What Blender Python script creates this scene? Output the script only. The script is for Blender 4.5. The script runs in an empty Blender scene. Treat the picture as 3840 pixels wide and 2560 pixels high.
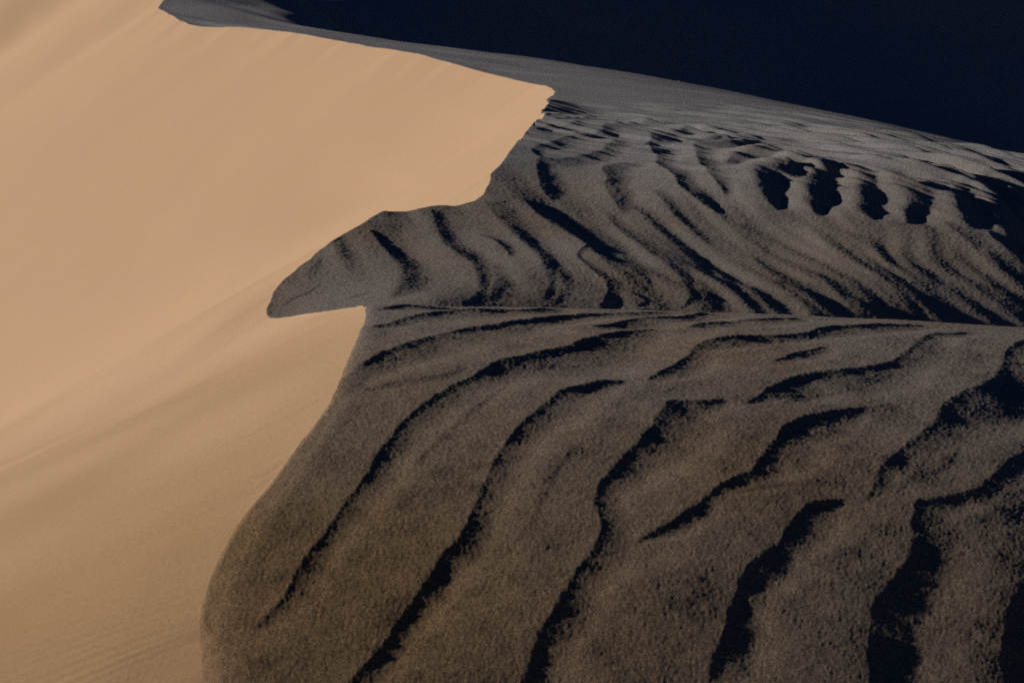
import bpy, math
import numpy as np

# ------------------------------------------------------------------ camera, sky, sun, exposure
SCN = bpy.context.scene
COL = SCN.collection
LENS_Z = 1.75                                   # lens height over the sand where the photographer stands

cam = bpy.data.cameras.new('camera')
cam.sensor_width = 36.0
cam.lens = 55.4
cam.clip_start = 0.05
cam.clip_end = 6000
cam_o = bpy.data.objects.new('camera', cam)
cam_o.location = (0, 0, LENS_Z)
cam_o.rotation_euler = (math.radians(75), 0, 0)
COL.objects.link(cam_o)
SCN.camera = cam_o
cam.dof.use_dof = True
cam.dof.focus_distance = 7.0
cam.dof.aperture_fstop = 8.0

SUN_EL = math.radians(13.5)
SUN_AZ = math.radians(4)                        # a touch ahead of dead left
sun_dir = (-math.cos(SUN_EL) * math.cos(SUN_AZ), math.cos(SUN_EL) * math.sin(SUN_AZ), math.sin(SUN_EL))

world = bpy.data.worlds.new('World')
SCN.world = world
world.use_nodes = True
wn = world.node_tree.nodes
sky = wn.new('ShaderNodeTexSky')
sky.sky_type = 'NISHITA'
sky.sun_disc = False
sky.sun_elevation = SUN_EL
sky.sun_rotation = math.atan2(sun_dir[0], sun_dir[1])
sky.air_density = 1.0
sky.dust_density = 0.0
sky.ozone_density = 10.0
wn['Background'].inputs['Strength'].default_value = 0.019
world.node_tree.links.new(sky.outputs['Color'], wn['Background'].inputs['Color'])

sl = bpy.data.lights.new('sun', 'SUN')
sl.energy = 5.0
sl.angle = math.radians(1.1)
sl.color = (1.0, 0.87, 0.74)
so = bpy.data.objects.new('sun', sl)
from mathutils import Vector
so.rotation_euler = Vector(sun_dir).to_track_quat('Z', 'Y').to_euler()
so.location = (-20, 0, 20)
COL.objects.link(so)

SCN.view_settings.view_transform = 'Standard'
SCN.view_settings.look = 'None'
SCN.view_settings.exposure = -0.38
SCN.view_settings.gamma = 1
SCN.cycles.use_denoising = False
SCN.cycles.max_bounces = 4

# ------------------------------------------------------------------ the lie of the land
def tps_fit(P, z, lam=1e-4):
    n = len(P)
    d = np.linalg.norm(P[:, None] - P[None], axis=2)
    K = np.where(d > 0, d * d * np.log(d + 1e-12), 0) + lam * np.eye(n)
    Q = np.c_[np.ones(n), P]
    M = np.zeros((n + 3, n + 3)); M[:n, :n] = K; M[:n, n:] = Q; M[n:, :n] = Q.T
    return np.linalg.solve(M, np.r_[z, 0, 0, 0])

def tps_eval(P, w, X):
    out = w[-3] + X @ w[-2:]
    for i in range(len(P)):
        r2 = ((X - P[i]) ** 2).sum(1)
        out += w[i] * 0.5 * r2 * np.log(r2 + 1e-18)
    return out

def lw(x, y):                      # stretched plan coordinates, so near and far points weigh alike
    yy = np.maximum(y, 1.0)
    return np.c_[10 * x / yy, 10 * np.log(yy)]

def smax(a, b, k):
    h = np.clip(0.5 + 0.5 * (a - b) / k, 0, 1)
    return b + (a - b) * h + k * h * (1 - h)

def near_dune(x, y):
    t = np.where(y > 4.4, 0, 4.4 - y)
    rise = np.where(t < 1.9, 0.134 * t * t, 0.134 * 1.9 ** 2 + 0.509 * 0.6 * (1 - np.exp(-(t - 1.9) / 0.6)))
    q = np.maximum(y - 4.4, 0)
    fall = np.where(q < 2.6, 0.08 * q * q, 0.5408 + 0.416 * (q - 2.6))
    X = np.maximum(x - 0.2, 0)
    side = 0.014 * X * X + 0.02 * np.maximum(x + .3, 0)
    return -1.258 - rise - fall - side - 0.05 * np.maximum(x - 2.6, 0) - (0.03 * X * X + 0.055 * (x + 0.6)) * np.clip((5.2 - y) / 2, 0, 1)

def far_dune_z(x, y):
    xt = np.clip(-5.6 - 0.5 * (y - 34.6), -12, -5.0)
    q = (x - xt) / 1.3
    sp = np.where(q > 15, 0, np.log1p(np.exp(-np.clip(q, -40, 40)))) * 1.3
    z = -12.54 - 0.40 * x + 0.25 * y - 0.36 * sp
    return -smax(-z, 0.9 + 0.02 * np.abs(x) + 0 * z, 1.2)

class Base:
    def __init__(s, ctrl):
        c = np.array(ctrl, float)
        s.P = lw(c[:, 0], c[:, 1]); s.w = tps_fit(s.P, c[:, 2], 1e-3)
    def mid(s, x, y):
        z = tps_eval(s.P, s.w, lw(x, y))
        tl = np.clip((11.5 - y) / 1.9, 0, 1)
        return z - 0.105 * (np.sqrt((x - 0.1) ** 2 + 0.09) + x - 0.1) / 2 * tl * tl * (3 - 2 * tl)
    def __call__(s, x, y):
        b = s.mid(x, y)
        b = np.where(y < 5.0, np.minimum(b, -2.6), b)
        z = smax(near_dune(x, y), b, 0.06 + 0.0 * y)
        return smax(z, far_dune_z(x, y), 0.35)

STEMS = [[[2.9734, 11.2368, -1.6849], [2.956, 11.2268, -1.6811], [2.924, 11.2168, -1.6766], [2.8939, 11.2068, -1.6576], [2.8642, 11.1968, -1.6423], [2.8294, 11.1868, -1.6365], [2.8036, 11.1768, -1.635]], [[3.2404, 11.1861, -1.7286], [3.204, 11.1761, -1.7065], [3.1759, 11.1661, -1.6787], [3.1454, 11.1561, -1.6568], [3.1098, 11.1461, -1.6422], [3.0806, 11.1361, -1.6363], [3.043, 11.1261, -1.6334], [3.0235, 11.1161, -1.6407], [2.9985, 11.1061, -1.6499]]]

TUFT = [1.948, 18.477]

MID_DUNE = [[-1.2208, 7.6, -1.9042], [-1.0876, 7.4, -1.8563], [-0.928, 7.15, -1.7726], [-0.7659, 6.8, -1.6679], [-0.6395, 6.5, -1.5886], [-1.0912, 8.1, -1.8286], [-0.959, 8.6, -1.7679], [-0.7709, 9.3, -1.7127], [-0.2629, 9.8, -1.7215], [-0.1051, 10.5, -1.6524], [0.1788, 12.0, -1.5218], [0.2256, 12.8, -1.5247], [0.3948, 15.3, -1.6258], [-0.374, 18.0, -1.6438], [-2.9128, 22.5, -1.6005], [-5.1946, 26.0, -1.6619], [-6.3281, 29.0, -1.5606], [-6.2916, 30.0, -1.4158], [-0.6327, 8.1, -1.8286], [-0.385, 7.7, -1.8503], [0.0529, 7.75, -1.9191], [0.9426, 7.8, -1.9772], [1.8449, 7.85, -2.013], [2.6838, 8.0, -2.1105], [-0.4265, 8.6, -1.7926], [0.2957, 8.45, -1.8099], [1.0171, 8.5, -1.8206], [1.9998, 8.6, -1.8421], [2.9155, 8.8, -1.8849], [0.6024, 9.6, -1.7816], [1.6695, 9.55, -1.7723], [2.6719, 9.3, -1.7788], [0.3592, 10.4, -1.695], [1.2164, 10.3, -1.6787], [2.2968, 10.0, -1.6579], [3.2116, 9.8, -1.68], [0.7134, 11.5, -1.6175], [1.9369, 11.2, -1.6064], [3.0742, 10.8, -1.6755], [3.5148, 10.75, -1.746], [0.5237, 13.2, -1.5941], [1.3074, 13.8, -1.6438], [2.1712, 12.6, -1.6327], [2.9961, 11.7, -1.6781], [-2.0297, 23.6, -1.742], [-1.0551, 22.0, -1.7243], [0.6777, 20.0, -1.7831], [1.8941, 18.0, -1.8], [2.7954, 16.3, -1.8121], [3.4301, 15.1, -1.8568], [3.9663, 14.0, -1.9147], [4.3639, 13.4, -1.9704], [5.0013, 12.6, -2.089], [4.3422, 10.9, -1.961], [3.622, 9.0, -1.9797], [3.2577, 8.0, -2.1341], [-4.3489, 26.0, -1.6897], [-5.3074, 29.0, -1.5606], [-3.9958, 28.0, -1.7301], [-3.1386, 26.5, -1.7646], [-4.7562, 30.5, -1.6413], [-3.8715, 30.0, -1.7738], [-4.6928, 33.0, -1.601], [-6.4969, 30.8, -1.3803], [-6.9623, 32.0, -1.3665], [-7.9663, 34.5, -1.3824], [-9.7119, 38.5, -1.4109], [-12.7935, 45.0, -1.4719], [-2.4762, 28.792, -2.358], [-3.2475, 37.76, -4.522], [-4.8712, 56.64, -9.162], [-1.2872, 26.84, -2.3403], [-1.6881, 35.2, -4.5043], [-2.5322, 52.8, -9.1443], [0.8268, 24.4, -2.3991], [1.0843, 32.0, -4.5631], [1.6264, 48.0, -9.2031], [2.3108, 21.96, -2.416], [3.0306, 28.8, -4.58], [4.5459, 43.2, -9.22], [3.4104, 19.886, -2.4281], [4.4726, 26.08, -4.5921], [6.709, 39.12, -9.2321], [4.1847, 18.422, -2.4728], [5.4882, 24.16, -4.6368], [8.2322, 36.24, -9.2768], [4.8389, 17.08, -2.5307], [6.346, 22.4, -4.6947], [9.5191, 33.6, -9.3347], [5.324, 16.348, -2.5864], [6.9823, 21.44, -4.7504], [10.4735, 32.16, -9.3904], [6.1016, 15.372, -2.705], [8.002, 20.16, -4.869], [12.0031, 30.24, -9.509], [-1.5, 44.0, -4.5], [-1.0, 36.0, -3.2], [0.3, 6.6, -2.35], [0.3, 5.2, -2.9], [1.2, 6.6, -2.35], [1.2, 5.2, -2.9], [2.4, 6.6, -2.35], [2.4, 5.2, -2.9], [3.2, 6.6, -2.35], [3.2, 5.2, -2.9]]

BRINK = [[-0.75, -8.0], [-0.72, -2.0], [-0.66, 0.5], [-0.5582, 2.753], [-0.5993, 2.8769], [-0.6398, 2.9766], [-0.6616, 3.0723], [-0.6772, 3.152], [-0.6776, 3.2599], [-0.6588, 3.3963], [-0.6303, 3.5338], [-0.5626, 3.7736], [-0.4955, 4.1331], [-0.4832, 4.477], [-0.4845, 4.9042], [-0.5012, 5.2535], [-0.62, 6.45], [-0.7659, 6.8], [-0.928, 7.15], [-1.0876, 7.4], [-1.1851, 7.55], [-1.2286, 7.65], [-1.2363, 7.85], [-1.2006, 8.05], [-1.1166, 8.3], [-1.0134, 8.65], [-0.8787, 9.05], [-0.775, 9.35], [-0.7134, 9.4], [-0.5743, 9.5], [-0.4479, 9.65], [-0.3417, 9.7], [-0.2367, 9.85], [-0.1718, 10.1], [-0.1337, 10.45], [-0.063, 10.8], [0.0442, 11.4], [0.1729, 12.05], [0.2465, 12.6], [0.2274, 12.9], [0.3058, 13.9], [0.3288, 14.6], [0.4057, 15.4], [0.2841, 16.2], [0.0186, 17.0], [-0.3719, 17.9], [-0.9127, 19.0], [-1.512, 20.1], [-2.1802, 21.3], [-2.9256, 22.6], [-3.7568, 24.0], [-4.6443, 25.3], [-5.2345, 26.2], [-5.7653, 27.4], [-6.2288, 28.6], [-6.3927, 29.3], [-6.354, 29.7], [-6.2916, 30.0], [-6.4969, 30.8], [-6.9623, 32.0], [-7.9663, 34.5], [-9.7119, 38.5], [-12.7935, 45.0], [-20.0, 55.0], [-31.0, 72.0], [-60.0, 110.0]]

# each wrinkle: softness, then (x, y, width of its lee, relief)
WRINKLES = [
[0, [[-0.4721, 5.3098, 0.025, 1.222], [-0.3894, 5.4806, 0.0562, 1.375], [-0.2946, 5.5306, 0.0668, 1.375], [-0.1982, 5.5848, 0.0303, 1.375]]],
[0, [[-0.4451, 4.9275, 0.0173, 1.338], [-0.4029, 4.9884, 0.0248, 1.209], [-0.3636, 5.1066, 0.0327, 1.239], [-0.3068, 5.1737, 0.0476, 1.375], [-0.1883, 5.3002, 0.0649, 1.375], [-0.0636, 5.3923, 0.0643, 1.375], [0.0661, 5.5376, 0.0503, 1.375], [0.1692, 5.6961, 0.0256, 1.312]]],
[0, [[-0.5074, 4.1361, 0.0186, 1.02], [-0.4815, 4.2711, 0.0311, 1.045], [-0.4514, 4.385, 0.0377, 1.084], [-0.4171, 4.4747, 0.0462, 1.137], [-0.3803, 4.5506, 0.058, 1.188], [-0.3314, 4.633, 0.0629, 1.204], [-0.2812, 4.7238, 0.0655, 1.188], [-0.2283, 4.7986, 0.0634, 1.187], [-0.1463, 4.93, 0.0695, 1.263], [-0.0592, 5.0095, 0.063, 1.276], [0.0004, 5.0724, 0.0531, 1.286], [0.1242, 5.2142, 0.0461, 1.306], [0.2546, 5.3556, 0.0484, 1.298], [0.3895, 5.4663, 0.0468, 1.275], [0.559, 5.6069, 0.0261, 1.247]]],
[0, [[0.2656, 5.0576, 0.0197, 1.338], [0.2956, 5.0791, 0.0409, 1.336], [0.3918, 5.2064, 0.0466, 1.322], [0.4943, 5.3556, 0.0694, 1.324], [0.5994, 5.4814, 0.0498, 1.227], [0.724, 5.7282, 0.051, 1.15]]],
[0, [[-0.5521, 3.1351, 0.009, 1.187], [-0.5285, 3.1688, 0.0175, 1.092], [-0.5031, 3.2306, 0.0232, 1.025], [-0.4872, 3.2979, 0.0232, 1.016], [-0.4702, 3.3632, 0.0222, 1.046], [-0.4468, 3.423, 0.023, 1.065], [-0.4197, 3.5052, 0.0233, 1.063], [-0.402, 3.5689, 0.0284, 1.07], [-0.3775, 3.6467, 0.0293, 1.082], [-0.3568, 3.7195, 0.0288, 1.072], [-0.342, 3.8084, 0.0275, 1.087], [-0.3196, 3.8814, 0.029, 1.08], [-0.2957, 3.9818, 0.0316, 1.08], [-0.2549, 4.0784, 0.0396, 1.084], [-0.1901, 4.2232, 0.0461, 1.136], [-0.1201, 4.3459, 0.0475, 1.171], [-0.059, 4.4673, 0.0571, 1.244], [0.0052, 4.543, 0.0728, 1.326], [0.0848, 4.6202, 0.0897, 1.34], [0.1674, 4.7141, 0.0926, 1.329], [0.2558, 4.8623, 0.0733, 1.31], [0.3162, 4.9408, 0.0663, 1.37], [0.3777, 5.0104, 0.0508, 1.371], [0.4707, 5.0908, 0.0236, 1.369]]],
[0, [[-0.3789, 2.9125, 0.0152, 1.108], [-0.3466, 2.9715, 0.0206, 1.102], [-0.3176, 3.0272, 0.0212, 1.09], [-0.2914, 3.0664, 0.0202, 1.04], [-0.2656, 3.1204, 0.02, 0.946], [-0.2488, 3.1693, 0.0213, 0.931], [-0.2265, 3.2204, 0.023, 0.948], [-0.2036, 3.2734, 0.025, 0.954], [-0.1801, 3.3289, 0.0234, 0.94], [-0.1663, 3.3778, 0.0265, 0.968], [-0.1412, 3.4216, 0.0278, 1.009], [-0.121, 3.4665, 0.0242, 0.95], [-0.1063, 3.5308, 0.0264, 0.941], [-0.0909, 3.5893, 0.0279, 0.948], [-0.0754, 3.6614, 0.0295, 0.954], [-0.0593, 3.7384, 0.0303, 0.967], [-0.0426, 3.8095, 0.0292, 0.989], [-0.0193, 3.8863, 0.031, 1.015], [0.0048, 3.9555, 0.0296, 1.033], [0.0361, 4.0454, 0.038, 1.082], [0.0745, 4.1123, 0.0425, 1.112], [0.108, 4.192, 0.0418, 1.134], [0.1557, 4.2713, 0.0442, 1.277], [0.2134, 4.3179, 0.0334, 1.279], [0.2654, 4.36, 0.0243, 1.27], [0.3134, 4.3797, 0.0155, 1.257]]],
[0, [[0.3998, 4.4091, 0.0174, 1.073], [0.4519, 4.504, 0.0367, 1.066], [0.504, 4.607, 0.0392, 1.04], [0.5479, 4.7184, 0.0298, 1.023], [0.5807, 4.8159, 0.027, 1.095], [0.6406, 4.8972, 0.0383, 1.221], [0.7175, 4.9661, 0.0476, 1.222], [0.7925, 5.0097, 0.0313, 1.218], [0.9162, 5.06, 0.0304, 1.207], [1.0044, 5.1279, 0.0326, 1.211], [1.1053, 5.2778, 0.071, 1.217], [1.2234, 5.4009, 0.0738, 1.196], [1.3414, 5.5058, 0.0522, 1.176], [1.4933, 5.6032, 0.0268, 1.149]]],
[0, [[0.6024, 5.1606, 0.0149, 1.292], [0.6878, 5.2752, 0.0557, 1.29], [0.7872, 5.3799, 0.0644, 1.273], [0.8996, 5.5045, 0.0498, 1.253], [1.0189, 5.6437, 0.0366, 1.232], [1.0563, 5.7067, 0.0186, 1.14]]],
[0, [[0.8128, 4.6923, 0.0065, 1.123], [0.8645, 4.7576, 0.0249, 1.128], [0.935, 4.8441, 0.0289, 1.137], [1.0004, 4.9231, 0.0212, 1.146], [1.0177, 4.9394, 0.0093, 1.148]]],
[0, [[0.656, 4.2538, 0.0039, 1.052], [0.7047, 4.3154, 0.0193, 1.025], [0.7517, 4.3913, 0.0379, 1.044], [0.8156, 4.4684, 0.0565, 1.058], [0.8788, 4.5325, 0.0596, 1.057], [0.9389, 4.5721, 0.07, 1.051], [1.0289, 4.6235, 0.0684, 1.042], [1.1132, 4.6901, 0.0576, 1.041], [1.1968, 4.7692, 0.0476, 1.046], [1.2738, 4.9046, 0.0464, 0.967], [1.3486, 5.0672, 0.0439, 1.007], [1.4123, 5.1781, 0.0329, 1.096], [1.5114, 5.3218, 0.0348, 1.146], [1.5836, 5.4029, 0.0208, 1.133], [1.6187, 5.4378, 0.0124, 1.127]]],
[0, [[-0.0054, 2.9602, 0.0253, 0.888], [0.0267, 3.0414, 0.0276, 0.871], [0.0509, 3.1277, 0.0283, 0.868], [0.0809, 3.2076, 0.0293, 0.892], [0.1117, 3.2774, 0.032, 0.908], [0.1549, 3.3823, 0.0313, 0.935], [0.1857, 3.4391, 0.0321, 0.949], [0.202, 3.4808, 0.0309, 0.887], [0.2137, 3.5493, 0.0276, 0.866], [0.2019, 3.6105, 0.0264, 0.88], [0.2063, 3.6578, 0.0256, 0.892], [0.2167, 3.7138, 0.0295, 0.938], [0.245, 3.7727, 0.0368, 0.98], [0.2797, 3.8494, 0.0415, 0.997], [0.3195, 3.9178, 0.0481, 0.996], [0.3498, 3.9844, 0.0532, 0.978], [0.3806, 4.0473, 0.0587, 0.947], [0.4056, 4.1313, 0.069, 0.958], [0.4507, 4.2264, 0.0808, 1.119], [0.5189, 4.2343, 0.037, 1.096], [0.5968, 4.2679, 0.0121, 1.077]]],
[0, [[0.3033, 3.4994, 0.0026, 1.135], [0.3391, 3.5303, 0.0139, 1.123], [0.3847, 3.5702, 0.0198, 1.107], [0.4182, 3.6099, 0.0195, 1.099], [0.4569, 3.6518, 0.0164, 1.089], [0.4876, 3.694, 0.0161, 1.068], [0.519, 3.738, 0.0193, 1.079], [0.5706, 3.7951, 0.0243, 1.069], [0.612, 3.8359, 0.0308, 1.048], [0.643, 3.8948, 0.0409, 0.958], [0.6753, 3.9571, 0.0483, 0.955], [0.7023, 4.0119, 0.0443, 0.93], [0.7268, 4.0777, 0.041, 0.958], [0.759, 4.1286, 0.0493, 1.079], [0.8074, 4.1851, 0.0472, 1.077], [0.8743, 4.2295, 0.0388, 1.065], [0.9584, 4.2796, 0.0236, 1.049], [1.0135, 4.3038, 0.0046, 1.037]]],
[0, [[0.8987, 3.7564, 0.0043, 0.731], [0.9371, 3.8327, 0.02, 0.717], [0.9601, 3.8977, 0.0187, 0.732], [0.9898, 3.9491, 0.0243, 0.787], [1.0327, 4.0155, 0.0248, 0.813], [1.075, 4.0751, 0.0278, 0.822], [1.127, 4.1512, 0.0399, 0.832], [1.1869, 4.2344, 0.0516, 0.813], [1.2251, 4.3057, 0.0635, 0.784], [1.278, 4.4111, 0.0869, 0.843], [1.3405, 4.4888, 0.1034, 0.902], [1.4161, 4.5706, 0.0861, 0.911], [1.5, 4.6924, 0.0643, 0.855], [1.5625, 4.837, 0.0427, 0.845], [1.5918, 4.9251, 0.0422, 0.884], [1.6675, 5.0781, 0.0366, 0.983], [1.7461, 5.1926, 0.037, 1.069]]],
[0, [[0.7637, 3.0856, 0.048, 0.651], [0.7818, 3.1668, 0.0489, 0.643], [0.7951, 3.2198, 0.0437, 0.643], [0.8103, 3.284, 0.0425, 0.662], [0.8284, 3.33, 0.0403, 0.701], [0.8553, 3.382, 0.0412, 0.756], [0.9017, 3.4454, 0.0413, 0.777], [0.9449, 3.5082, 0.0439, 0.724], [0.9681, 3.564, 0.0491, 0.672], [0.9876, 3.6355, 0.0525, 0.67], [1.01, 3.7271, 0.0436, 0.714], [1.0415, 3.7757, 0.0345, 0.835], [1.1109, 3.8016, 0.0264, 0.811], [1.192, 3.8511, 0.0221, 0.791], [1.2434, 3.9045, 0.0178, 0.788], [1.2892, 3.9679, 0.022, 0.781], [1.3369, 4.0351, 0.024, 0.801], [1.4039, 4.0955, 0.0344, 0.798], [1.5483, 4.2444, 0.0252, 0.807]]],
[0, [[0.4196, 3.0802, 0.0361, 0.845], [0.4366, 3.1308, 0.0348, 0.85], [0.4574, 3.1789, 0.0334, 0.838], [0.4754, 3.2328, 0.0316, 0.817], [0.4926, 3.2936, 0.0306, 0.83], [0.5124, 3.3408, 0.0271, 0.845], [0.5307, 3.3896, 0.0256, 0.895], [0.566, 3.4396, 0.0309, 0.977], [0.6057, 3.4859, 0.0289, 0.967], [0.648, 3.5444, 0.0282, 0.906], [0.6783, 3.6025, 0.0359, 0.883], [0.7076, 3.6501, 0.0363, 0.904], [0.7373, 3.6974, 0.0364, 0.959], [0.7722, 3.7208, 0.0333, 0.949], [0.8056, 3.7343, 0.0155, 0.936], [0.8387, 3.7456, 0.0029, 0.924]]],
[0, [[1.0696, 3.0859, 0.0405, 0.619], [1.0839, 3.1518, 0.0459, 0.616], [1.0993, 3.238, 0.0456, 0.623], [1.1194, 3.2957, 0.0436, 0.648], [1.1451, 3.3571, 0.0433, 0.666], [1.1749, 3.4161, 0.0432, 0.716], [1.2192, 3.4744, 0.0326, 0.756], [1.2892, 3.5605, 0.0251, 0.756], [1.4075, 3.7147, 0.0176, 0.756]]],
[0, [[-0.6514, 3.1202, 0.003, 1.019], [-0.6695, 3.1596, 0.0089, 0.935], [-0.6708, 3.2563, 0.0129, 0.936], [-0.6497, 3.3929, 0.0139, 0.966], [-0.6225, 3.532, 0.0139, 1.001], [-0.5539, 3.7734, 0.0124, 1.032], [-0.4827, 4.1267, 0.0079, 1.074]]],
[1, [[-0.4049, 4.2152, 0.0256, 0.399], [-0.3082, 4.2842, 0.0357, 0.388], [-0.2082, 4.347, 0.0299, 0.369], [-0.1323, 4.4293, 0.0107, 0.373]]],
[1, [[-0.256, 3.728, 0.0053, 0.283], [-0.2211, 3.8381, 0.0173, 0.293], [-0.1663, 3.9632, 0.0236, 0.303], [-0.1086, 4.106, 0.0228, 0.313], [-0.0146, 4.2983, 0.0104, 0.326]]],
[1, [[-0.0119, 3.4178, 0.0058, 0.282], [0.0375, 3.5272, 0.0174, 0.276], [0.0671, 3.6457, 0.0211, 0.275], [0.1044, 3.7789, 0.0227, 0.296], [0.1934, 3.9366, 0.0109, 0.318]]],
[1, [[0.5597, 3.7145, 0.0067, 0.287], [0.6378, 3.7691, 0.0176, 0.281], [0.7138, 3.799, 0.0205, 0.273], [0.8108, 3.8069, 0.009, 0.261]]],
[0, [[0.7299, 4.3161, 0.0047, 0.626], [0.7686, 4.3381, 0.0217, 0.622], [0.8234, 4.3642, 0.0282, 0.615], [0.9057, 4.3971, 0.0108, 0.605]]],
[1, [[0.9712, 3.7819, 0.0046, 0.227], [1.0406, 3.8874, 0.0203, 0.223], [1.1226, 4.0348, 0.0215, 0.228], [1.2879, 4.296, 0.0056, 0.24]]],
[1, [[0.9798, 3.8118, 0.0054, 0.239], [1.0457, 3.888, 0.0206, 0.238], [1.1385, 3.9649, 0.0232, 0.234], [1.2207, 4.0871, 0.0109, 0.229]]],
[4, [[-0.6121, 7.8213, 0.0798, 1.16], [-0.5882, 7.98, 0.1546, 1.16], [-0.5892, 8.1526, 0.1655, 1.16], [-0.6115, 8.3221, 0.1649, 1.115], [-0.666, 8.4659, 0.1232, 1.038], [-0.7428, 8.6839, 0.0907, 0.937], [-0.8151, 8.9067, 0.0502, 0.85]]],
[4, [[-1.058, 8.0656, 0.008, 0.507], [-1.0787, 8.1192, 0.0428, 0.507], [-1.076, 8.2171, 0.059, 0.483], [-1.0497, 8.3684, 0.0279, 0.442]]],
[3, [[-1.1571, 7.7884, 0.0061, 0.87], [-1.1181, 7.8622, 0.0187, 0.87], [-1.0615, 7.9148, 0.0189, 0.87], [-1.0021, 8.012, 0.0075, 0.87]]],
[3, [[-0.8318, 7.7942, 0.007, 0.87], [-0.7943, 7.8383, 0.0294, 0.87], [-0.7329, 7.8529, 0.0093, 0.87]]],
[4, [[-0.2558, 7.7332, 0.019, 0.774], [-0.1973, 7.8783, 0.052, 0.774], [-0.1729, 8.0591, 0.0569, 0.791], [-0.1838, 8.2384, 0.0798, 0.997], [-0.2243, 8.4064, 0.1083, 1.099], [-0.2964, 8.5745, 0.1488, 1.11], [-0.3701, 8.7204, 0.1221, 1.047], [-0.43, 9.0331, 0.108, 0.895], [-0.4903, 9.4603, 0.0818, 0.774]]],
[3, [[-0.0094, 8.5896, 0.0257, 1.174], [-0.0558, 8.7628, 0.075, 1.151], [-0.1116, 8.9137, 0.0793, 1.099], [-0.1836, 8.9966, 0.0448, 1.066]]],
[4, [[-0.1412, 7.8618, 0.0324, 0.532], [-0.1077, 7.9743, 0.0736, 0.532], [-0.0848, 8.166, 0.0937, 0.595], [-0.1055, 8.3931, 0.0776, 0.729]]],
[4, [[0.1685, 7.9943, 0.0282, 0.823], [0.1932, 8.1557, 0.0445, 0.823], [0.185, 8.2867, 0.0628, 0.823], [0.1694, 8.4364, 0.0908, 0.939], [0.1357, 8.6767, 0.1261, 0.963], [0.0685, 8.8897, 0.1651, 0.95], [-0.01, 9.1667, 0.1764, 0.883], [-0.0762, 9.4101, 0.1687, 0.828], [-0.1645, 9.7834, 0.1582, 0.823]]],
[4, [[0.2211, 7.9631, 0.0175, 0.532], [0.24, 8.0328, 0.0564, 0.532], [0.2628, 8.2336, 0.0825, 0.532], [0.2446, 8.4259, 0.0529, 0.549]]],
[4, [[0.7544, 8.3131, 0.0155, 0.871], [0.6785, 8.487, 0.0783, 0.871], [0.5794, 8.6341, 0.1263, 0.871], [0.5, 8.7464, 0.1421, 0.871], [0.4464, 8.9177, 0.1821, 0.871], [0.3839, 9.0847, 0.1875, 0.871], [0.3206, 9.2994, 0.208, 0.871], [0.2339, 9.5038, 0.2366, 0.871], [0.1566, 9.6851, 0.2062, 0.871], [0.0907, 9.9117, 0.1233, 0.871]]],
[3, [[0.4605, 7.9893, 0.0293, 1.016], [0.4876, 8.0703, 0.058, 1.016], [0.5102, 8.1674, 0.0715, 1.016], [0.5106, 8.2801, 0.0763, 1.016], [0.4788, 8.3468, 0.0659, 1.016], [0.4252, 8.4669, 0.065, 1.016], [0.3879, 8.5762, 0.0488, 1.016], [0.366, 8.7123, 0.0293, 1.016], [0.4142, 8.9016, 0.034, 1.016], [0.4486, 8.9641, 0.0142, 1.016]]],
[3, [[0.6587, 8.0533, 0.0161, 0.871], [0.7091, 8.1104, 0.017, 0.871], [0.6775, 8.1519, 0.0328, 0.871], [0.6397, 8.1933, 0.0173, 0.871]]],
[3, [[0.6853, 9.9879, 0.097, 1.055], [0.6433, 10.2292, 0.1611, 1.153], [0.6112, 10.4293, 0.1642, 1.2], [0.645, 10.5772, 0.1635, 1.252], [0.6226, 10.7793, 0.1772, 1.241], [0.6975, 10.9046, 0.2343, 1.306], [0.7853, 10.9699, 0.2324, 1.377], [0.8607, 10.9606, 0.1424, 1.377]]],
[4, [[0.8932, 8.1007, 0.0236, 0.823], [0.9501, 8.2047, 0.0358, 0.823], [0.9587, 8.2886, 0.0478, 0.823], [0.9345, 8.4004, 0.0769, 0.823], [0.9074, 8.551, 0.0998, 0.823], [0.8662, 8.7614, 0.1358, 0.823], [0.8083, 8.9552, 0.1466, 0.823], [0.7472, 9.2296, 0.1348, 0.823], [0.6856, 9.4694, 0.1239, 0.823], [0.633, 9.6987, 0.1072, 0.823], [0.6025, 9.8824, 0.0612, 0.841]]],
[3, [[0.1893, 11.8724, 0.0693, 0.774], [0.2906, 11.9956, 0.0989, 0.774], [0.4193, 12.1292, 0.0972, 0.774], [0.5424, 12.2665, 0.0294, 0.774]]],
[3, [[0.1984, 10.9543, 0.0494, 0.831], [0.1397, 11.1419, 0.0799, 0.823], [0.1647, 11.2748, 0.1019, 0.823], [0.2371, 11.3823, 0.1542, 0.823], [0.3446, 11.5588, 0.1738, 0.823], [0.4465, 11.7232, 0.1868, 0.823], [0.5755, 11.884, 0.196, 0.823], [0.7048, 11.991, 0.1219, 0.853]]],
[3, [[0.247, 10.0774, 0.0643, 0.823], [0.2004, 10.2289, 0.1644, 0.823], [0.1788, 10.4413, 0.1726, 0.823], [0.1684, 10.7209, 0.1485, 0.823], [0.1983, 10.9485, 0.1694, 0.831], [0.3441, 10.995, 0.2264, 0.89], [0.5025, 11.1305, 0.1912, 0.97], [0.6352, 11.303, 0.1557, 1.032], [0.6994, 11.4645, 0.1421, 1.041], [0.7661, 11.6433, 0.24, 1.05], [0.8486, 11.6702, 0.24, 1.126]]],
[3, [[0.6832, 11.899, 0.0499, 1.013], [0.6988, 12.0322, 0.1385, 0.988], [0.6927, 12.2263, 0.1363, 0.968], [0.7835, 12.468, 0.2198, 0.994], [0.8956, 12.4711, 0.1444, 1.076]]],
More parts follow.
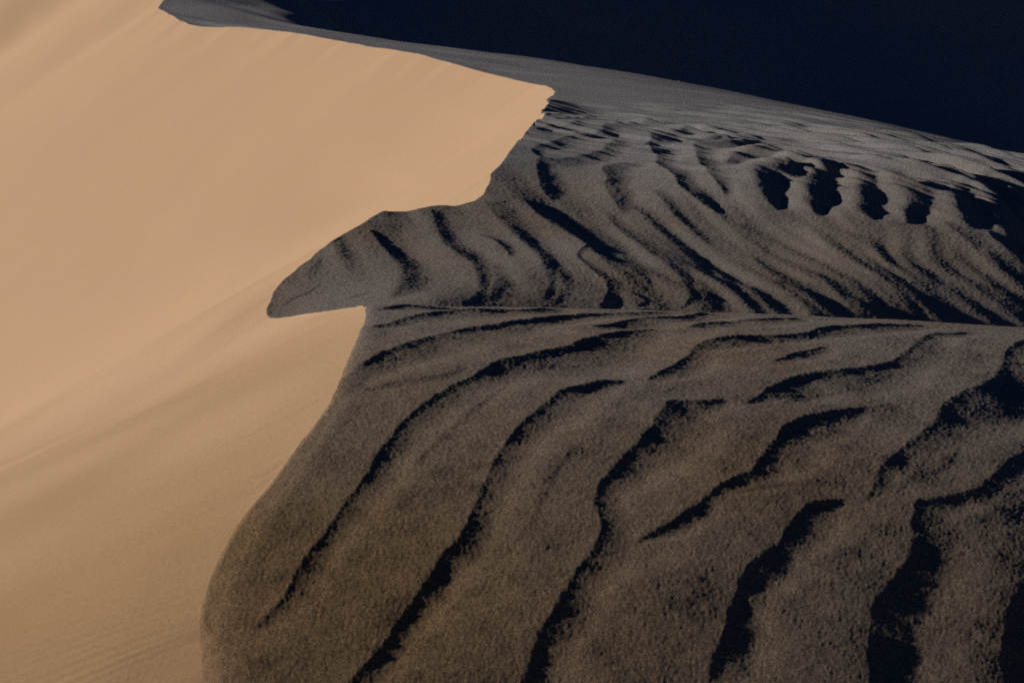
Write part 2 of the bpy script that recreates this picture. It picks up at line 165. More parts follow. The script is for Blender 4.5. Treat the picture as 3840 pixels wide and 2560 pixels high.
[3, [[0.8036, 12.5153, 0.074, 1.01], [1.0052, 12.6623, 0.1435, 1.172], [1.1891, 12.7617, 0.1777, 1.289], [1.3289, 12.7499, 0.0481, 1.337]]],
[3, [[1.0883, 12.306, 0.0884, 1.223], [1.2312, 12.2889, 0.1805, 1.31], [1.3699, 12.3942, 0.1805, 1.352], [1.5066, 12.4645, 0.2378, 1.38], [1.6413, 12.4403, 0.0625, 1.397]]],
[3, [[1.3108, 10.0101, 0.0558, 1.31], [1.2373, 10.1079, 0.1278, 1.394], [1.1671, 10.25, 0.1466, 1.554], [1.1091, 10.3904, 0.1379, 1.595], [1.0972, 10.5695, 0.1258, 1.595], [1.0539, 10.7422, 0.163, 1.595], [1.0019, 10.9205, 0.1449, 1.595], [1.0265, 11.1172, 0.123, 1.595], [1.0059, 11.4256, 0.2001, 1.595], [0.9756, 11.5913, 0.1679, 1.595], [1.0404, 11.7418, 0.151, 1.592], [1.0365, 11.9895, 0.2225, 1.422]]],
[3, [[1.3369, 11.9306, 0.0738, 1.45], [1.4449, 11.9366, 0.1281, 1.45], [1.5815, 11.9726, 0.034, 1.45]]],
[3, [[1.8817, 11.9325, 0.0519, 1.447], [1.7823, 11.9871, 0.1655, 1.45], [1.6774, 11.9471, 0.0794, 1.45]]],
[3, [[1.396, 10.3065, 0.0557, 1.458], [1.3569, 10.5253, 0.1173, 1.595], [1.3271, 10.7809, 0.1216, 1.595], [1.3046, 11.0885, 0.1388, 1.595], [1.323, 11.2905, 0.131, 1.595], [1.3467, 11.6472, 0.1554, 1.595], [1.4554, 11.6801, 0.24, 1.595], [1.5805, 11.7101, 0.24, 1.595], [1.8003, 11.8283, 0.1505, 1.595]]],
[4, [[1.1854, 9.4663, 0.049, 0.677], [1.1122, 9.7199, 0.1073, 0.729], [1.0432, 9.9263, 0.1105, 0.832], [0.9795, 10.1516, 0.1108, 0.952], [0.9325, 10.2703, 0.0822, 0.998]]],
[4, [[1.0941, 8.6946, 0.0315, 0.697], [1.0428, 8.9575, 0.101, 0.697], [0.9935, 9.2833, 0.1065, 0.697], [0.9379, 9.5317, 0.1163, 0.713], [0.8757, 9.7515, 0.1127, 0.781], [0.8154, 9.9503, 0.1138, 0.841], [0.7734, 10.0469, 0.0718, 0.867]]],
[4, [[1.2038, 8.4485, 0.0407, 0.581], [1.1697, 8.7065, 0.0907, 0.581], [1.1499, 8.8992, 0.0486, 0.581]]],
[4, [[1.0665, 8.1494, 0.0504, 0.677], [1.0318, 8.2558, 0.0968, 0.677], [1.0108, 8.3336, 0.0522, 0.677]]],
[4, [[1.5219, 9.3934, 0.078, 0.484], [1.4929, 9.6539, 0.1103, 0.493], [1.4484, 9.8302, 0.0781, 0.546]]],
[2, [[1.5177, 11.0323, 0.0744, 1.522], [1.6218, 11.1897, 0.1582, 1.522], [1.7441, 11.3378, 0.1856, 1.522], [1.8745, 11.5191, 0.1665, 1.522], [1.934, 11.6209, 0.095, 1.522]]],
[2, [[1.7065, 10.0968, 0.0369, 1.527], [1.6607, 10.2034, 0.116, 1.527], [1.6426, 10.3757, 0.1566, 1.581], [1.6537, 10.5649, 0.1684, 1.667], [1.668, 10.7506, 0.1679, 1.667], [1.7025, 10.8779, 0.24, 1.667], [1.8778, 10.8996, 0.24, 1.667]]],
[2, [[1.926, 10.8427, 0.0705, 1.591], [1.9336, 11.0163, 0.1095, 1.595], [1.9664, 11.191, 0.173, 1.595], [2.0368, 11.259, 0.24, 1.573]]],
[2, [[1.9524, 10.0571, 0.0651, 1.652], [1.9345, 10.2216, 0.1536, 1.608], [1.9543, 10.376, 0.1742, 1.585], [1.9938, 10.562, 0.1755, 1.572], [2.0558, 10.7906, 0.1651, 1.56], [2.1497, 10.9507, 0.1317, 1.507], [2.2077, 11.0858, 0.0969, 1.473]]],
[2, [[2.3056, 9.9924, 0.053, 1.382], [2.2646, 10.0908, 0.1643, 1.453], [2.2645, 10.2249, 0.1582, 1.414], [2.3211, 10.4101, 0.154, 1.319], [2.3477, 10.6019, 0.145, 1.273], [2.3803, 10.7637, 0.1147, 1.243], [2.4035, 10.9394, 0.1273, 1.237], [2.3697, 11.0186, 0.1233, 1.274]]],
[2, [[2.5355, 9.965, 0.0386, 1.15], [2.5631, 10.1368, 0.1055, 1.102], [2.6146, 10.304, 0.1367, 1.065], [2.6483, 10.4752, 0.1636, 1.065], [2.6631, 10.6276, 0.1855, 1.065], [2.6206, 10.7264, 0.1538, 1.065], [2.6099, 10.9004, 0.1625, 1.065]]],
[2, [[2.8173, 10.6973, 0.0987, 1.016], [2.8229, 10.7889, 0.1218, 1.016], [2.9108, 10.8792, 0.1224, 1.016]]],
[2, [[2.9386, 10.0193, 0.096, 1.113], [2.935, 10.1965, 0.1752, 1.113], [2.9573, 10.3878, 0.1563, 1.113], [3.0072, 10.596, 0.1273, 1.113], [3.0741, 10.854, 0.0765, 1.113]]],
[2, [[3.1693, 9.9651, 0.1396, 1.113], [3.2022, 10.145, 0.2376, 1.113], [3.2301, 10.3242, 0.1917, 1.113], [3.2545, 10.5223, 0.1325, 1.113], [3.2586, 10.7115, 0.1087, 1.113], [3.2908, 10.9326, 0.1072, 1.113]]],
[2, [[3.4939, 10.3628, 0.128, 1.065], [3.4763, 10.5661, 0.1206, 1.065], [3.4716, 10.7633, 0.1116, 1.065], [3.5017, 10.9658, 0.111, 1.065]]],
[3, [[2.6421, 11.0835, 0.0559, 0.871], [2.7041, 11.0981, 0.1021, 0.871], [2.777, 11.0864, 0.0319, 0.871]]],
[4, [[2.8936, 9.6257, 0.0242, 0.774], [2.8622, 9.7592, 0.0869, 0.796], [2.8223, 9.8953, 0.1032, 0.774], [2.7877, 9.9989, 0.0778, 0.774]]],
[4, [[3.2047, 9.5921, 0.2111, 0.774], [3.0987, 9.7174, 0.2159, 0.774], [3.053, 9.8945, 0.1266, 0.774]]],
[4, [[1.739, 8.2873, 0.1025, 0.726], [1.6721, 8.3703, 0.1618, 0.726], [1.6208, 8.4706, 0.154, 0.726], [1.5673, 8.5656, 0.1835, 0.726], [1.504, 8.6947, 0.1583, 0.726], [1.454, 8.9721, 0.1326, 0.726], [1.4296, 9.3062, 0.0903, 0.726], [1.4154, 9.4741, 0.0412, 0.726]]],
[4, [[1.4371, 8.1842, 0.1023, 0.774], [1.3829, 8.2715, 0.1622, 0.774], [1.3531, 8.393, 0.1461, 0.774], [1.3307, 8.4764, 0.0701, 0.774]]],
[4, [[2.2554, 9.2196, 0.0538, 0.532], [2.1914, 9.4842, 0.1537, 0.635], [2.1407, 9.6511, 0.1517, 0.735], [2.1055, 9.7504, 0.076, 0.776]]],
[4, [[1.8259, 8.5626, 0.0691, 0.484], [1.7822, 8.7785, 0.1403, 0.484], [1.7687, 8.899, 0.0589, 0.484]]],
[4, [[1.9818, 8.3688, 0.122, 0.484], [1.9369, 8.4536, 0.1699, 0.484], [1.9092, 8.5231, 0.0818, 0.484]]],
[4, [[2.449, 8.9996, 0.0783, 0.387], [2.4145, 9.1929, 0.138, 0.387], [2.3882, 9.3049, 0.0642, 0.387]]],
[3, [[2.6261, 11.3948, 0.0267, 0.915], [2.4042, 11.572, 0.074, 1.053], [2.105, 11.752, 0.0568, 1.227], [1.8138, 12.1769, 0.0272, 1.277]]],
[3, [[3.7148, 11.2213, 0.0329, 0.871], [3.2674, 11.1547, 0.0477, 0.871], [3.115, 11.2215, 0.048, 0.871], [2.9631, 11.296, 0.0469, 0.871], [2.7019, 11.2746, 0.0448, 0.871], [2.47, 11.3875, 0.072, 1.012], [2.1769, 11.3775, 0.0313, 1.201]]],
[3, [[2.828, 10.9833, 0.0234, 0.871], [3.0382, 10.924, 0.0534, 0.871], [3.1847, 10.9735, 0.0588, 0.871], [3.2968, 11.0456, 0.0098, 0.871]]],
[3, [[0.2422, 12.5139, 0.0279, 0.871], [0.5999, 13.3809, 0.0709, 0.986], [0.9394, 13.4899, 0.0473, 1.198]]],
[3, [[0.3515, 12.4085, 0.0208, 0.871], [0.6688, 12.9232, 0.1385, 0.904], [0.9105, 13.0666, 0.059, 1.131]]],
[3, [[2.0337, 12.809, 0.0513, 1.174], [1.6398, 12.8425, 0.0894, 1.244], [1.3018, 13.012, 0.0816, 1.232], [0.9128, 13.234, 0.0646, 1.179]]],
[3, [[0.3971, 15.185, 0.0926, 1.114], [0.687, 15.3767, 0.1784, 1.204], [0.919, 15.3738, 0.064, 1.226]]],
[3, [[0.2462, 13.1962, 0.1908, 0.968], [0.2814, 13.5852, 0.3841, 0.968], [0.3429, 14.2107, 0.4511, 1.1], [0.3909, 14.5507, 0.24, 1.17]]]]


rng = np.random.default_rng(7)
_perm = rng.permutation(4096)
_val = rng.random(4096) * 2 - 1

def noise(x, y, scale, seed=0):
    """smooth value noise in plan, feature size = scale (scale may be a pair)"""
    sx, sy = scale if isinstance(scale, tuple) else (scale, scale)
    u = x / sx + 37.7 * seed + 500; v = y / sy + 91.3 * seed + 500
    i = np.floor(u).astype(np.int64); j = np.floor(v).astype(np.int64)
    fu = u - i; fv = v - j
    fu = fu * fu * fu * (fu * (fu * 6 - 15) + 10); fv = fv * fv * fv * (fv * (fv * 6 - 15) + 10)
    def L(a, b): return _val[_perm[(_perm[a & 4095] + b) & 4095]]
    a = L(i, j) * (1 - fu) + L(i + 1, j) * fu
    b = L(i, j + 1) * (1 - fu) + L(i + 1, j + 1) * fu
    return a * (1 - fv) + b * fv

def curve(pts, n=5):
    """Catmull-Rom through the points"""
    p = np.array(pts, float); q = np.vstack([2 * p[0] - p[1], p, 2 * p[-1] - p[-2]])
    out = []
    for k in range(1, len(q) - 2):
        a, b, c, d = q[k - 1], q[k], q[k + 1], q[k + 2]
        for t in np.arange(n) / n:
            out.append(0.5 * (2 * b + (c - a) * t + (2 * a - 5 * b + 4 * c - d) * t * t + (3 * b - a - 3 * c + d) * t ** 3))
    out.append(p[-1])
    return np.array(out)

BASE = Base(MID_DUNE)
NEAR_WR, MID_WR = [], []
for soft, pts in WRINKLES:
    c = curve(pts)
    c[:, 2:] = np.maximum(c[:, 2:], 1e-4)
    (MID_WR if soft >= 2 else NEAR_WR).append((soft, c))

def along(c, x, y, M):
    """signed distance to a brink line (lee side positive) with the width and strength there"""
    sel = np.where((x > c[:, 0].min() - M) & (x < c[:, 0].max() + M) & (y > c[:, 1].min() - M) & (y < c[:, 1].max() + M))[0]
    px, py = x[sel], y[sel]
    bd = np.full(len(sel), 1e9); sd = np.zeros(len(sel)); W = np.zeros(len(sel)); H = np.zeros(len(sel)); over = np.zeros(len(sel))
    n = len(c) - 1
    for k in range(n):
        ax, ay, aw, ah = c[k]; bx, by, bw, bh = c[k + 1]
        dx, dy = bx - ax, by - ay; l2 = dx * dx + dy * dy + 1e-12; l = math.sqrt(l2)
        t0 = ((px - ax) * dx + (py - ay) * dy) / l2
        t = np.clip(t0, 0, 1)
        ex, ey = px - ax - t * dx, py - ay - t * dy
        d2 = ex * ex + ey * ey
        m = d2 < bd
        bd[m] = d2[m]
        sg = -(dx * ey - dy * ex) / l              # >0 on the right hand
        sd[m] = np.where(sg[m] >= 0, 1, -1)
        W[m] = (aw + (bw - aw) * t[m]); H[m] = (ah + (bh - ah) * t[m])
        ov = np.zeros(m.sum())
        if k == 0: ov = np.maximum(-t0[m], 0) * l
        if k == n - 1: ov = np.maximum(ov, np.maximum(t0[m] - 1, 0) * l)
        over[m] = ov
    return sel, np.sqrt(bd) * sd, np.maximum(W, 0.004), H, over

# wrinkles: the falls along every brink are laid out first, then the height that has those falls is solved for
def ss(a, b, q):
    t = np.clip((q - a) / (b - a), 0, 1); return t * t * (3 - 2 * t)

class Wrinkled:
    def __init__(w, bands, x0, y0, dx, dy, nx, ny, reach, hold, extra):
        w.g = (x0, y0, dx, dy, nx, ny)
        gx, gy = np.meshgrid(x0 + dx * np.arange(nx), y0 + dy * np.arange(ny))
        x, y = gx.ravel(), gy.ravel()
        rag = 0.6 * noise(x, y, 0.05, 5) + 0.4 * noise(x, y, 0.02, 6) + 0.5 * noise(x, y, 0.009, 65)
        patch = noise(x, y, 0.16, 63) + 0.5 * noise(x, y, 0.07, 64)
        fall = np.zeros_like(x); rise = np.zeros_like(x)
        for soft, c in bands:
            sel, d, W, S, over = along(c, x, y, reach * c[:, 2].max() + 0.05)
            if not len(sel): continue
            q = d / W + rag[sel] * np.minimum(0.12, 0.008 / W)
            if soft == 0: D = 0.205 * ss(-0.06, 0.04, q) * (1 - 0.42 * ss(0.2, 0.8, q)) * (1 - ss(0.7, 2.7, q))
            elif soft == 1: D = 0.24 * ss(-0.25, 0.2, q) * (1 - ss(0.6, 1.3, q))
            elif soft == 2: D = 0.30 * ss(-0.45, 0.35, q) * (1 - ss(0.85, 1.3, q))
            elif soft == 3: D = 0.22 * ss(-0.05, 0.02, q) * (1 - 0.35 * ss(0.35, 0.7, q)) * (1 - ss(0.7, 1.25, q))
            else: D = 0.18 * ss(-0.16, 0.14, q) * (1 - 0.25 * ss(0.4, 0.7, q)) * (1 - ss(0.65, 1.25, q))
            D = D * (1 + (0.12 if soft < 2 else 0.2) * patch[sel])
            e = S * np.exp(-(over / (0.5 * W + 0.004)) ** 2)
            fall[sel] = np.maximum(fall[sel], D * e)
            if soft == 0: rise[sel] = np.maximum(rise[sel], 0.06 * ss(2.0, 3.0, q) * (1 - ss(3.0, 4.4, q)) * np.minimum(e, 1))
        f = (extra(x, y) + rise * (1 - np.clip(fall / 0.1, 0, 1)) - fall).reshape(ny, nx)
        f = np.vstack([f, f[::-1]]); f = np.hstack([f, np.zeros_like(f[:, :256])])
        kx = 2 * np.pi * np.fft.fftfreq(f.shape[1], dx)[None]; ky = 2 * np.pi * np.fft.fftfreq(f.shape[0], dy)[:, None]
        Z = -1j * kx * np.fft.fft2(f) / (kx ** 2 + 0.03 * ky ** 2 + (1 / hold) ** 2)
        h = np.fft.ifft2(Z).real[:ny, :nx]
        wx = np.clip(np.minimum(np.arange(nx), nx - 1 - np.arange(nx)) / 30, 0, 1)[None]
        wy = np.clip(np.minimum(np.arange(ny), ny - 1 - np.arange(ny)) / 30, 0, 1)[:, None]
        w.h = h * wx * wy
    def __call__(w, x, y):
        x0, y0, dx, dy, nx, ny = w.g
        u = (x - x0) / dx; v = (y - y0) / dy
        ok = (u > 0) & (u < nx - 1.01) & (v > 0) & (v < ny - 1.01)
        out = np.zeros_like(x)
        u, v = u[ok], v[ok]; i = u.astype(int); j = v.astype(int); fu = u - i; fv = v - j
        a = w.h
        out[ok] = (a[j, i] * (1 - fu) + a[j, i + 1] * fu) * (1 - fv) + (a[j + 1, i] * (1 - fu) + a[j + 1, i + 1] * fu) * fv
        return out

def near_swell(x, y):
    al, ac = 0.45 * x + 0.89 * y, 0.89 * x - 0.45 * y
    return 0.04 * noise(al, ac, (0.5, 0.11), 61) + 0.02 * noise(x, y, (0.10, 0.08), 62)
def mid_swell(x, y):
    al, ac = 0.30 * x - 0.95 * y, 0.95 * x + 0.30 * y + 0.05 * noise(x, y, 0.6, 8)
    k = np.clip((y - 7.5) / 0.8, 0, 1) * np.clip((11.0 - y) / 1.0, 0, 1)
    ph = (ac + 0.10 * noise(x, y, (0.5, 0.9), 66)) / 0.16
    reg = 0.075 * np.sin(2 * np.pi * ph) * ss(0.5, 1.4, x) * k * (0.7 + 0.5 * noise(x, y, 0.5, 67))
    return reg + 0.16 * noise(al, ac, (1.2, 0.09), 7) * k * (0.6 + 0.4 * noise(x, y, 0.7, 9))
NEAR_W = Wrinkled(NEAR_WR, -1.4, 1.9, 0.0038, 0.0062, 1088, 780, 4.4, 0.6, near_swell)
MID_W = Wrinkled(MID_WR, -2.0, 6.6, 0.006, 0.013, 1024, 640, 1.5, 0.45, mid_swell)

def fine_ripples(x, y):
    """small wind ripples on the flat tops, seen edge-on: crests run right and towards the camera"""
    al = 0.82 * x - 0.57 * y; ac = 0.57 * x + 0.82 * y
    ac = ac + 0.10 * noise(x, y, 0.9, 11)
    m = np.clip((y - 10.4 - 0.25 * np.maximum(1.6 - x, 0)) / 0.8, 0, 1) * np.clip((15.5 - y) / 3, 0, 1)
    m = m * (0.35 + 0.65 * np.clip((x - 0.6) / 2.2, 0, 1)) * (0.75 + 0.5 * noise(x, y, (1.6, 0.9), 13))
    r = noise(al, ac, (0.55, 0.085), 14) + 0.55 * noise(al, ac, (0.30, 0.05), 16)
    far = np.clip((y - 23.5) / 3, 0, 1) * np.clip((32.5 - y) / 3, 0, 1) * np.clip((x + 6.4) / 2, 0, 1)
    fl = 0.75 * x + 0.66 * y; fc = -0.66 * x + 0.75 * y
    mid = np.clip((y - 13) / 3, 0, 1) * np.clip((25 - y) / 4, 0, 1)
    return 0.062 * r * m + 0.02 * mid * noise(al, ac, (2.0, 0.30), 17) + 0.030 * far * noise(fc, fl, (2.4, 0.36), 15)

def plateau(x, y):
    z = BASE(x, y)
    z = z + np.where(y > 6.75, MID_W(x, y), NEAR_W(x, y)) + fine_ripples(x, y)
    near = np.clip(14 - y, 0, 8) / 8
    z = z + near * (0.0035 * noise(x, y, (0.22, 0.16), 21) + 0.0016 * noise(x, y, (0.09, 0.05), 22) + 0.0006 * noise(x, y, (0.035, 0.018), 23))
    z = z + np.clip((y - 12) / 10, 0, 1) * 0.04 * noise(x, y, (4.5, 3.5), 24) + np.clip((y - 30) / 10, 0, 1) * 1.1 * noise(x, y, (12, 6), 25)
    return z

# brink, resampled, with small irregularities
rim = curve(BRINK, 5)
seg = np.r_[0, np.cumsum(np.linalg.norm(np.diff(rim, axis=0), axis=1))]
rim[:, 0] += 0.0010 * rim[:, 1].clip(0, 30) * (noise(seg, 0 * seg, 0.11, 31) + 1.2 * noise(seg, 0 * seg, 0.37, 32)) * (rim[:, 1] > 6.6)
def brink_round(yy): return np.clip(0.10 - 0.027 * (yy - 2.7), 0.006, 0.10)
SLOPE = 0.60
rim_z = plateau(rim[:, 0].copy(), rim[:, 1].copy())
rim_z = rim_z - np.where(rim[:, 1] < 6.4, 0.25 * SLOPE * brink_round(rim[:, 1]), 0)
rim_ds = np.gradient(seg)

FLOOR = -10.5

RIM_K = np.interp(rim[:, 1], [3, 4.5, 6.5, 10, 16], [0.36, 0.46, 0.54, 0.58, 0.63])
def cones(x, y, ins):
    """sand at its angle of rest below the brink: the envelope of cones let fall from every brink point"""
    out = np.empty_like(x); dist = np.empty_like(x)
    ax, ay = rim[:-1, 0], rim[:-1, 1]; dx, dy = np.diff(rim[:, 0]), np.diff(rim[:, 1]); l2 = dx * dx + dy * dy + 1e-12
    for s in range(0, len(x), 8000):
        qx, qy = x[s:s + 8000], y[s:s + 8000]
        w = np.where((ay > qy.min() - 6 - 0.25 * abs(qy.min())) & (ay < qy.max() + 7 + 0.5 * abs(qy.max())))[0]
        px, py = qx[:, None] - ax[None, w], qy[:, None] - ay[None, w]
        t = np.clip((px * dx[w] + py * dy[w]) / l2[w], 0, 1)
        d = np.sqrt((px - t * dx[w]) ** 2 + (py - t * dy[w]) ** 2)
        zr = rim_z[w] + t * (rim_z[w + 1] - rim_z[w])
        i = d.argmin(1); r = np.arange(len(qx))
        dist[s:s + 8000] = d[r, i]
        up = zr[r, i] + RIM_K[w][i] * d[r, i]
        out[s:s + 8000] = np.where(ins[s:s + 8000], up, np.minimum((zr - RIM_K[w] * d).max(1), zr[r, i] - 0.34 * d[r, i]))
    return out, dist

def in_plateau(x, y):
    c = np.zeros(len(x), int)
    for (ax, ay), (bx, by) in zip(rim[:-1], rim[1:]):
        m = (ay <= y) != (by <= y)
        if m.any(): c[m] += x[m] > ax + (y[m] - ay) / (by - ay + 1e-12) * (bx - ax)
    return c % 2 == 1

ST = 0.12
gx0, gy0, gnx, gny = -36.0, -7.8, 340, 570
GX, GY = np.meshgrid(gx0 + ST * np.arange(gnx), gy0 + ST * np.arange(gny))
gz, gd = cones(GX.ravel(), GY.ravel(), in_plateau(GX.ravel(), GY.ravel()))
gz = gz.reshape(gny, gnx)
def blur(a, sig):
    n = int(3 * sig / ST) + 1; k = np.exp(-0.5 * (np.arange(-n, n + 1) * ST / sig) ** 2); k /= k.sum()
    for ax in (0, 1):
        pad = [(0, 0), (0, 0)]; pad[ax] = (n, n)
        p = np.pad(a, pad, mode='reflect', reflect_type='odd')
        a = sum(k[i] * (p[i:i + a.shape[0]] if ax == 0 else p[:, i:i + a.shape[1]]) for i in range(2 * n + 1))
    return a
LEVELS = [gz] + [blur(gz, q) for q in (0.25, 0.6, 1.3)]
def bil(a, x, y):
    u = np.clip((x - gx0) / ST, 0, gnx - 1.001); v = np.clip((y - gy0) / ST, 0, gny - 1.001)
    i = u.astype(int); j = v.astype(int); fu = u - i; fv = v - j
    return (a[j, i] * (1 - fu) + a[j, i + 1] * fu) * (1 - fv) + (a[j + 1, i] * (1 - fu) + a[j + 1, i + 1] * fu) * fv

def slip(x, y):
    z0, D = cones(x, y, np.zeros(len(x), bool))
    lev = np.interp(D, [0.15, 0.6, 1.5, 3.2], [0, 1, 2, 3])
    zs = z0.copy()
    ok = (x > gx0 + 1) & (x < gx0 + ST * gnx - 1) & (y > gy0 + 1) & (y < gy0 + ST * gny - 1)
    L = [z0[ok]] + [bil(a, x[ok], y[ok]) for a in LEVELS[1:]]
    lo = np.clip(np.floor(lev[ok]).astype(int), 0, 2); f = lev[ok] - lo
    f = f * f * (3 - 2 * f)
    st = np.stack(L); r = np.arange(len(lo))
    zs[ok] = st[lo, r] * (1 - f) + st[lo + 1, r] * f
    zs += np.clip(D / 1.5, 0, 1) * (0.012 * noise(x + 0.5 * y, y, (1.6, 5.0), 41) + 0.004 * noise(x, y, 0.7, 42))
    return smax(zs, FLOOR + 0.4 * noise(x, y, 9.0, 43), 2.5)

# ------------------------------------------------------------------ one graded sheet of sand, cut into its dunes
def steps(*parts):
    o = [np.geomspace(a, b, n, endpoint=False) if a > 0 else np.linspace(a, b, n, endpoint=False) for a, b, n in parts]
    return np.concatenate(o + [[parts[-1][1]]])

ROWS = np.concatenate([np.linspace(-7, 0.6, 14), steps((1.0, 2.75, 60), (2.75, 6.2, 520), (6.2, 7.7, 110), (7.7, 11.0, 310), (11.0, 17.0, 300), (17.0, 40.0, 110), (40.0, 150.0, 60))])
COLS = np.concatenate([-np.geomspace(2.5, 0.36, 14, endpoint=False), np.linspace(-0.36, -0.235, 36, endpoint=False), np.linspace(-0.235, 0.322, 850, endpoint=False), np.linspace(0.322, 0.40, 30, endpoint=False), np.geomspace(0.40, 2.5, 16)])
NR, NC = len(ROWS), len(COLS)
def width(yy): return np.maximum(yy + 0.6, 1.6)
rim_s = rim[:, 0] / width(rim[:, 1])
# far rows swing back to run along the far brink
k0 = int(np.argmax(rim_s * (rim[:, 1] > 13) * (rim[:, 1] < 17) - 9 * (rim[:, 1] <= 13) - 9 * (rim[:, 1] >= 17)))
k1 = int(np.argmin(rim_s * (rim[:, 1] > 20) * (rim[:, 1] < 31)))
swing_s, swing_y = rim_s[k0:k1 + 1][::-1], rim[k0:k1 + 1, 1][::-1]
o = np.argsort(swing_s)
g = np.interp(COLS, swing_s[o], swing_y[o] / rim[k0, 1])
ker = np.hanning(43); ker /= ker.sum()
g = np.convolve(np.pad(g, 21, mode='edge'), ker, 'valid')
t = np.clip((ROWS - 12.6) / (rim[k0, 1] - 0.2 - 12.6), 0, 1); t = t * t * (3 - 2 * t)
t = t * np.clip((150 - ROWS) / 110, 0, 1)
Y = ROWS[:, None] * (1 + t[:, None] * (g[None] - 1))
X = width(Y) * COLS[None]

inside = np.zeros((NR, NC), bool)
edge_x = np.full(NR, -99.0)
sa, sb, ya, yb = rim_s[:-1], rim_s[1:], rim[:-1, 1], rim[1:, 1]
for j, s0 in enumerate(COLS):
    start = s0 > np.interp(ROWS[0], rim[:, 1], rim_s)
    m = (sa <= s0) != (sb <= s0)
    yc = ya[m] + (s0 - sa[m]) / (sb[m] - sa[m]) * (yb[m] - ya[m])
    par = (Y[:, j][:, None] > yc[None]).sum(1)
    inside[:, j] = (par % 2 == 1) ^ start
    for v in yc:                                   # seat one vertex of the column on the brink where it crosses steeply
        if v > 14.5 and s0 < rim_s[k0] - 0.004:
            i = int(np.argmin(np.abs(Y[:, j] - v)))
            Y[i, j] = v; X[i, j] = width(v) * s0; inside[i, j] = True
for i, yy in enumerate(ROWS):
    if yy > 12.5: break
    m = (ya <= yy) != (yb <= yy)
    if not m.any(): continue
    xc = rim[:-1][m, 0] + (yy - ya[m]) / (yb[m] - ya[m]) * (rim[1:][m, 0] - rim[:-1][m, 0])
    edge_x[i] = xc.max()
    for v in xc:
        j = int(np.argmin(np.abs(X[i] - v)))
        X[i, j] = v; inside[i, j] = True

x, y = X.ravel(), Y.ravel()
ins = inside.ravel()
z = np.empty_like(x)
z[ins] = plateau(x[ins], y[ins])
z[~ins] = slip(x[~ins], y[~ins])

# the near brink is worn round; farther along it stays crisp
ed = (x - np.repeat(edge_x, NC)) * 0.9
RR = brink_round(y)
soft = ins & (y < 6.4) & (ed >= 0) & (ed < RR)
tt = 1 - ed[soft] / RR[soft]
z[soft] -= 0.25 * SLOPE * RR[soft] * tt ** 2
# grains: tiny heights at mesh scale
grain = rng.standard_normal((NR, NC)); grain[:, 1:-1] = (0.6 * grain[:, :-2] + grain[:, 1:-1] + 0.6 * grain[:, 2:]) / 1.3
grain = grain.ravel()
px_m = np.clip(np.hypot(x, y), 2.5, 12) / 1576.0
z += np.where(ins, 1.0, 0.35) * px_m * np.interp(y, [5.5, 7.5], [0.115, 0.10]) * grain * np.clip((13.0 - y) / 3, 0.1, 1)
z += LENS_Z

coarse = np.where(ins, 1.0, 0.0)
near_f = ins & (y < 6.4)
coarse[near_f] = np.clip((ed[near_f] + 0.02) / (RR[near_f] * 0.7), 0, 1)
# the near, lower sand is browner; the high flat tops have bluish sky light painted into their colour
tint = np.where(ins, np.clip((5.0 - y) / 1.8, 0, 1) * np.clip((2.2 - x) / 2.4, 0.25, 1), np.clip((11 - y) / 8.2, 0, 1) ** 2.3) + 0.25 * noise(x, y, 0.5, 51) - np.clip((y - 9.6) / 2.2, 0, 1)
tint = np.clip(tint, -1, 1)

# ------------------------------------------------------------------ materials
def mat(name):
    m = bpy.data.materials.new(name); m.use_nodes = True
    return m, m.node_tree.nodes, m.node_tree.links

def mixc(N, L, fac, a, b, mode='MIX'):
    n = N.new('ShaderNodeMix'); n.data_type = 'RGBA'; n.blend_type = mode
    for sock, v in ((n.inputs[0], fac), (n.inputs[6], a), (n.inputs[7], b)):
        if hasattr(v, 'is_output') or isinstance(v, bpy.types.NodeSocket): L.new(v, sock)
        else: sock.default_value = v
    return n.outputs[2]

def tex(N, L, co, scale, detail=2.0, rough=0.5):
    n = N.new('ShaderNodeTexNoise'); n.inputs['Scale'].default_value = scale
    n.inputs['Detail'].default_value = detail; n.inputs['Roughness'].default_value = rough
    L.new(co, n.inputs['Vector']); return n.outputs['Fac']

def ramp(N, L, fac, lo, hi, a=0.0, b=1.0):
    n = N.new('ShaderNodeMapRange'); n.inputs[1].default_value = lo; n.inputs[2].default_value = hi
    n.inputs[3].default_value = a; n.inputs[4].default_value = b
    L.new(fac, n.inputs[0]); return n.outputs[0]

